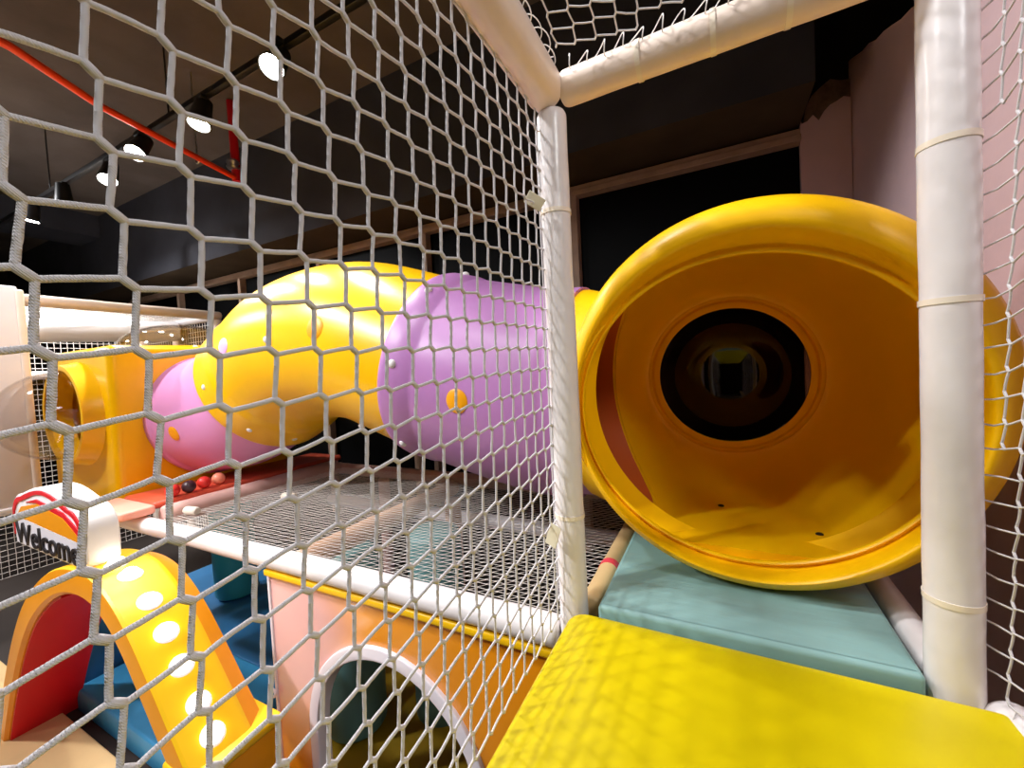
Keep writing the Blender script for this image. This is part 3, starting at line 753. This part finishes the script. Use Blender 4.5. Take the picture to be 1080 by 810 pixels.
# ------------------------------------------------------------------ welcome arch
wa = thing('welcome_arch', 'yellow foam entrance arch with lit bulbs and a white welcome sign', 'arch', (-2.2, -.32, 0))
prof = [(-3.42, 0), (-3.30, .22), (-3.12, .50), (-2.95, .73), (-2.75, .94), (-2.52, 1.10), (-2.30, 1.20), (-2.08, 1.245), (-1.88, 1.235), (-1.72, 1.17), (-1.58, 1.06), (-1.43, .90), (-1.22, .66)]
def smooth(pts, n=6):
    out = []
    P = [Vector((p[0], p[1], 0)) for p in pts]; L = len(P)
    for i in range(L-1):
        a, b, c, d = P[max(0, i-1)], P[i], P[i+1], P[min(L-1, i+2)]
        for k in range(n):
            f = k/n; out.append(.5*((2*b)+(c-a)*f+(2*a-5*b+4*c-d)*f*f+(3*b-a-3*c+d)*f**3))
    out.append(P[-1]); return out
sp_ = smooth(prof)
def nrm2(i):
    d = (sp_[min(i+1, len(sp_)-1)]-sp_[max(i-1, 0)]).normalized(); return Vector((-d.y, d.x, 0))
TH = .12
Yf, Yr, Yb = -.475, -.27, -.19
sect = []
for i, p in enumerate(sp_):
    n_ = nrm2(i)
    def at(y, off): q = p+n_*off; return Vector((q.x, y, q.y))
    sect.append([at(Yf+.012, 0), at(Yf+.002, -.006), at(Yf, -.016), at(Yf, -TH+.016), at(Yf+.015, -TH), at(Yb-.015, -TH), at(Yb, -TH+.012), at(Yb, -.06), at(Yb-.005, -.045), at(Yr+.01, -.004), at(Yr-.01, 0)])
V, F = loft(sect); nS = len(sect[0])
F += [tuple(range(nS))[::-1], tuple((len(sect)-1)*nS+k for k in range(nS))]
o = fixn(pobj('arch_body', V, F, [M['archorange'], M['archyellow']], angle=25))
for p in o.data.polygons:
    if p.normal.y > -.6 and p.center.y < Yr+.005 and p.center.y > Yf+.001:
        c = Vector((p.center.x, p.center.z, 0)); i = min(range(len(sp_)), key=lambda k: (sp_[k]-c).length)
        if (c-sp_[i]).dot(nrm2(i)) > -.03: p.material_index = 1
reparent_keep(o, wa)
# red lining inside the far leg
lin_v = []
for i, p in enumerate(sp_):
    if p.x > -2.3: break
    q = p-nrm2(i)*(TH+.002); q2 = p-nrm2(i)*(TH+.014); 
    lin_v.append([Vector((q.x, Yf+.02, q.y)), Vector((q2.x, Yf+.02, q2.y)), Vector((q2.x-.0, Yb+.02, q2.y)), Vector((q.x, Yb+.02, q.y))])
V, F = loft(lin_v); F += [(0, 1, 2, 3), tuple((len(lin_v)-1)*4+k for k in range(4))]
o = reparent_keep(fixn(pobj('red_lining', V, F, M['red'])), wa); o['label'] = 'red inner lining'
def bulb(i, y):
    p = sp_[i]; n_ = nrm2(i); q = p+n_*.0
    b = dome('light_bulb', (q.x, y, q.y), (n_.x, 0, n_.y), .033, .03, M['bulb']); reparent_keep(b, wa); b['label'] = 'lit white bulb'
    r_ = dome('bulb_base', (q.x, y, q.y), (n_.x, 0, n_.y), .042, .006, M['whitetrim'], n=20, rings=2); r_.parent = b
arc = [0]
for a, b in zip(sp_, sp_[1:]): arc.append(arc[-1]+(b-a).length)
def idx(s): return min(range(len(arc)), key=lambda k: abs(arc[k]-s))
tot = arc[-1]
for k in range(7): bulb(idx(tot-.07-.15*k), -.37)
for s in (.95, 1.1, 1.25, .8): bulb(idx(s), -.37)
bm = bmesh.new(); box(bm, -1.38, -1.2, Yf, Yb+.02, 0, .655, .012); o = reparent_keep(bobj('plinth', bm, M['archorange']), wa)
bm = bmesh.new(); box(bm, -1.39, -1.19, Yf-.008, Yb+.028, .635, .675, .012); o = reparent_keep(bobj('plinth_cap', bm, M['archyellow']), wa)
# sign
SX0, SX1, SZ0, SZ1 = -2.85, -1.985, 1.235, 1.50
sg = []
for k in range(7): 
    a = -PI/2+PI/2*k/6; sg.append((SX1-.05+.05*math.cos(a), SZ0+.05+.05*math.sin(a)))
for k in range(9):
    a = PI/2*k/8; sg.append((SX1-.13+.13*math.cos(a), SZ1-.10+.10*math.sin(a)))
for k in range(1, 12):
    f = k/12; x = SX1-.13+(SX0+.12-SX1+.13)*f; sg.append((x, SZ1+.055*math.sin(PI*f)))
for k in range(9):
    a = PI/2+PI/2*k/8; sg.append((SX0+.12+.12*math.cos(a), SZ1-.10+.10*math.sin(a)))
for k in range(7):
    a = PI+PI/2*k/6; sg.append((SX0+.05+.05*math.cos(a), SZ0+.05+.05*math.sin(a)))
sign = reparent_keep(prism('sign_box', sg, 'y', -.45, -.335, M['white'], bev=.01, seg=3), wa); sign['label'] = 'white rounded sign box'
def inset(pts, d):
    cx = sum(p[0] for p in pts)/len(pts); cz = sum(p[1] for p in pts)/len(pts)
    return [(p[0]+(d if p[0] < cx-.2 else -d if p[0] > cx+.2 else -d*(p[0]-cx)/.2), p[1]+(d if p[1] < 1.32 else -d if p[1] > 1.42 else 0)) for p in pts]
i1 = inset(sg, .012); i2 = inset(sg, .030)
b1 = i1[5:-5]; b2 = i2[5:-5]
o = prism('sign_border', b1+b2[::-1], 'y', -.455, -.447, M['red']); o.parent = sign; o['label'] = 'red border line'
o = prism('sign_banner', [(SX0+.035, 1.25), (SX1-.035, 1.25), (SX1-.035, 1.352), (SX0+.2, 1.378), (SX0+.035, 1.372)], 'y', -.454, -.449, M['whitewall']); o.parent = sign; o['label'] = 'pale lettering band'
band = [(SX0+.05, 1.375), (SX0+.2, 1.381), (SX1-.04, 1.355), (SX1-.04, 1.375), (SX1-.2, 1.44), (SX0+.35, 1.475), (SX0+.14, 1.44)]
o = prism('sign_swoosh', band, 'y', -.4545, -.449, M['archorange']); o.parent = sign; o['label'] = 'orange band'
band = [(SX1-.04, 1.378), (SX1-.2, 1.445), (SX0+.35, 1.48), (SX0+.2, 1.468), (SX0+.35, 1.497), (SX1-.2, 1.468), (SX1-.04, 1.408)]
o = prism('sign_swoosh', band, 'y', -.455, -.449, M['red']); o.parent = sign; o['label'] = 'red curved stripe'
cu = bpy.data.curves.new('t', 'FONT'); cu.body = 'Welcome'; cu.size = .135; cu.extrude = .003; cu.offset = .0012; cu.space_character = 1.0
to = bpy.data.objects.new('tmp', cu); COL.objects.link(to)
dg = bpy.context.evaluated_depsgraph_get(); dg.update(); me = bpy.data.meshes.new_from_object(to.evaluated_get(dg)); bpy.data.objects.remove(to)
xs = [v.co.x for v in me.vertices]; sx = (SX1-SX0-.10)/(max(xs)-min(xs)); mn = min(xs)
for v in me.vertices: v.co = Vector((SX0+.05+(v.co.x-mn)*sx, -.457-v.co.z, 1.256+v.co.y*1.12))
me.materials.clear(); o = link('sign_lettering', me, M['black'], None, smooth=False); reparent_keep(o, wa); o.parent = sign; o['label'] = 'dark word Welcome'

# floors and steps past the arch
slab_('floor_mat', (-5.5, -1.25, -2.2, -.245, .0, .03), M['tan'], 'tan padded floor in front of the welcome arch', 'mat', .01)
slab_('soft_step', (-3.24, -1.98, -.188, .4, .0, .15), M['blue'], 'blue padded step behind the welcome arch', 'step', .015)
slab_('soft_step', (-3.95, -3.26, -.15, .41, .0, .5), M['bluedark'], 'taller blue padded block left of the blue step', 'step', .02)
slab_('soft_floor', (-4.4, -1.72, .42, 1.7, .0, .12), M['bluedark'], 'blue padded floor beneath the mesh deck', 'floor pad', .015)
slab_('floor_mat', (-1.96, -1.52, -.188, -.01, .0, .12), M['oliveyellow'], 'small olive yellow pad beside the arch plinth', 'mat', .012)
o = net_mesh('safety_net', (-4.4, .13), X, Z, (.03, 0), (0, .03), 0, 60, 0, 30, .0016, M['ropeblack'], n=4, seg=1, jit=.0005, kn=(0, 0), clip=lambda a, b: True, wmap=lambda q: q+Y*1.68)
tag(o, 'black mesh panel behind the teal roller under the deck', 'net')

# ------------------------------------------------------------------ white playhouse on the far left
wp = thing('white_panel', 'tall white soft wall panel at the left edge of view', 'panel', (-4.0, -.6, 1.2))
bm = bmesh.new(); box(bm, -4.12, -4.0, -1.6, -.09, 1.2, 2.76, .012); reparent_keep(bobj('panel_board', bm, M['whitewall']), wp)
bm = bmesh.new(); box(bm, -4.13, -3.99, -.105, -.06, 1.2, 2.74, .014); reparent_keep(bobj('edge_post', bm, M['vinylcream']), wp)
bm = bmesh.new(); box(bm, -4.14, -3.985, -1.6, -.05, 1.17, 1.215, .01); reparent_keep(bobj('base_strip', bm, M['white']), wp)
for y_ in (-.5, -1.2):
    bm = bmesh.new(); box(bm, -4.1, -4.02, y_-.04, y_+.04, 0, 1.175, .01); reparent_keep(bobj('leg', bm, M['blackmetal']), wp)
ph = thing('playhouse_frame', 'white padded roof frame with netting beyond the yellow exit box', 'play frame', (-5.6, .9, 0))
def pf(nm, a, b, r_, m, s): return reparent_keep(padded(nm, a, b, r_, M[m], None, None, seed=s), ph)
X0, X1, Y0, Y1, ZT = -4.8, -6.6, -.6, 1.62, 2.79
pf('roof_beam', (X0, Y0, ZT), (X0, Y1+.04, ZT), .05, 'vinylcream', 31); pf('roof_beam', (X1, Y0, ZT), (X1, Y1, ZT), .05, 'vinyl', 32)
pf('roof_beam', (X0-.05, Y1, ZT), (X1, Y1, ZT), .05, 'vinyl', 33); pf('roof_beam', (X0-.05, Y0, ZT), (X1, Y0, ZT), .05, 'vinyl', 34)
pf('cross_roll', (-5.75, Y0+.05, ZT-.2), (-5.55, Y1-.06, ZT-.12), .12, 'white', 35)
for x_, y_ in ((X0, Y1), (X1, Y1), (X1, Y0), (-5.7, Y1)):
    pf('post', (x_, y_, 0), (x_, y_, ZT-.045), .05, 'vinylcream', 36)
pf('side_rail', (X1, Y0, 2.2), (X1, Y1, 2.2), .05, 'vinyl', 37)
o = net_mesh('roof_net', (X1, Y0), X, Y, (.06, 0), (0, .05), 0, 30, 0, 45, .003, M['ropefine'], n=4, seg=1, jit=.0008, kn=(0, 0), clip=lambda a, b: True, wmap=lambda q: q+Z*(ZT+.02)); reparent_keep(o, ph)
o = net_mesh('side_net', (X1, 0.0), X, Z, (.055, 0), (0, .06), 0, 33, 0, 46, .003, M['ropefine'], n=4, seg=1, jit=.0008, kn=(0, 0), clip=lambda a, b: True, wmap=lambda q: q+Y*Y1); reparent_keep(o, ph)
o = net_mesh('back_net', (Y0, 0.0), Y, Z, (.055, 0), (0, .06), 0, 40, 0, 46, .003, M['ropefine'], n=4, seg=1, jit=.0008, kn=(0, 0), clip=lambda a, b: True, wmap=lambda q: q+X*X1); reparent_keep(o, ph)
# grey steel post carrying the slide, behind the deck
padded('slide_support', (-2.0, 1.72, 0), (-2.0, 1.72, 2.0), .045, M['frame'], 'grey steel post carrying the slide behind the mesh deck', 'post', wob=0, seed=40)

# ------------------------------------------------------------------ light
def lamp(name, loc, aim, e, size=.25, ang=120, color=(1, .95, .9), blend=.7):
    L = bpy.data.lights.new(name, 'SPOT'); L.energy = e; L.spot_size = math.radians(ang); L.spot_blend = blend; L.shadow_soft_size = size; L.color = color
    o = bpy.data.objects.new(name, L); COL.objects.link(o); o.location = loc
    o.rotation_euler = (Vector(aim)-Vector(loc)).to_track_quat('-Z', 'Y').to_euler(); return o
WH = (.98, .985, 1)
lamp('ceiling_lamp', (-1.2, -1.4, 4.3), (-.6, .2, 1.6), 130, .06, 90, WH)
lamp('ceiling_lamp', (-3.0, -2.7, 4.3), (-1.3, .0, .9), 430, .1, 46, WH, .5)
lamp('ceiling_lamp', (-.5, -.45, 4.3), (1.2, .5, 2.0), 200, .1, 62, WH)
lamp('ceiling_lamp', (2.4, -2.0, 4.4), (.1, -.3, 1.9), 250, .5, 60, WH)
lamp('ceiling_lamp', (-3.6, -1.7, 4.3), (-3.0, .0, .8), 330, .12, 110, WH)
lamp('ceiling_lamp', (-6.2, -1.2, 4.3), (-5.4, .4, 1.5), 560, .12, 110, WH)
w = bpy.data.worlds.new('world'); sc.world = w; w.use_nodes = True
w.node_tree.nodes['Background'].inputs[0].default_value = (.9, .92, 1, 1); w.node_tree.nodes['Background'].inputs[1].default_value = .0

sc.view_settings.view_transform = 'Standard'; sc.view_settings.look = 'None'; sc.view_settings.gamma = 1
sc.view_settings.use_curve_mapping = False; sc.view_settings.exposure = .25
sc.cycles.max_bounces = 10; sc.cycles.transmission_bounces = 8; sc.cycles.diffuse_bounces = 5
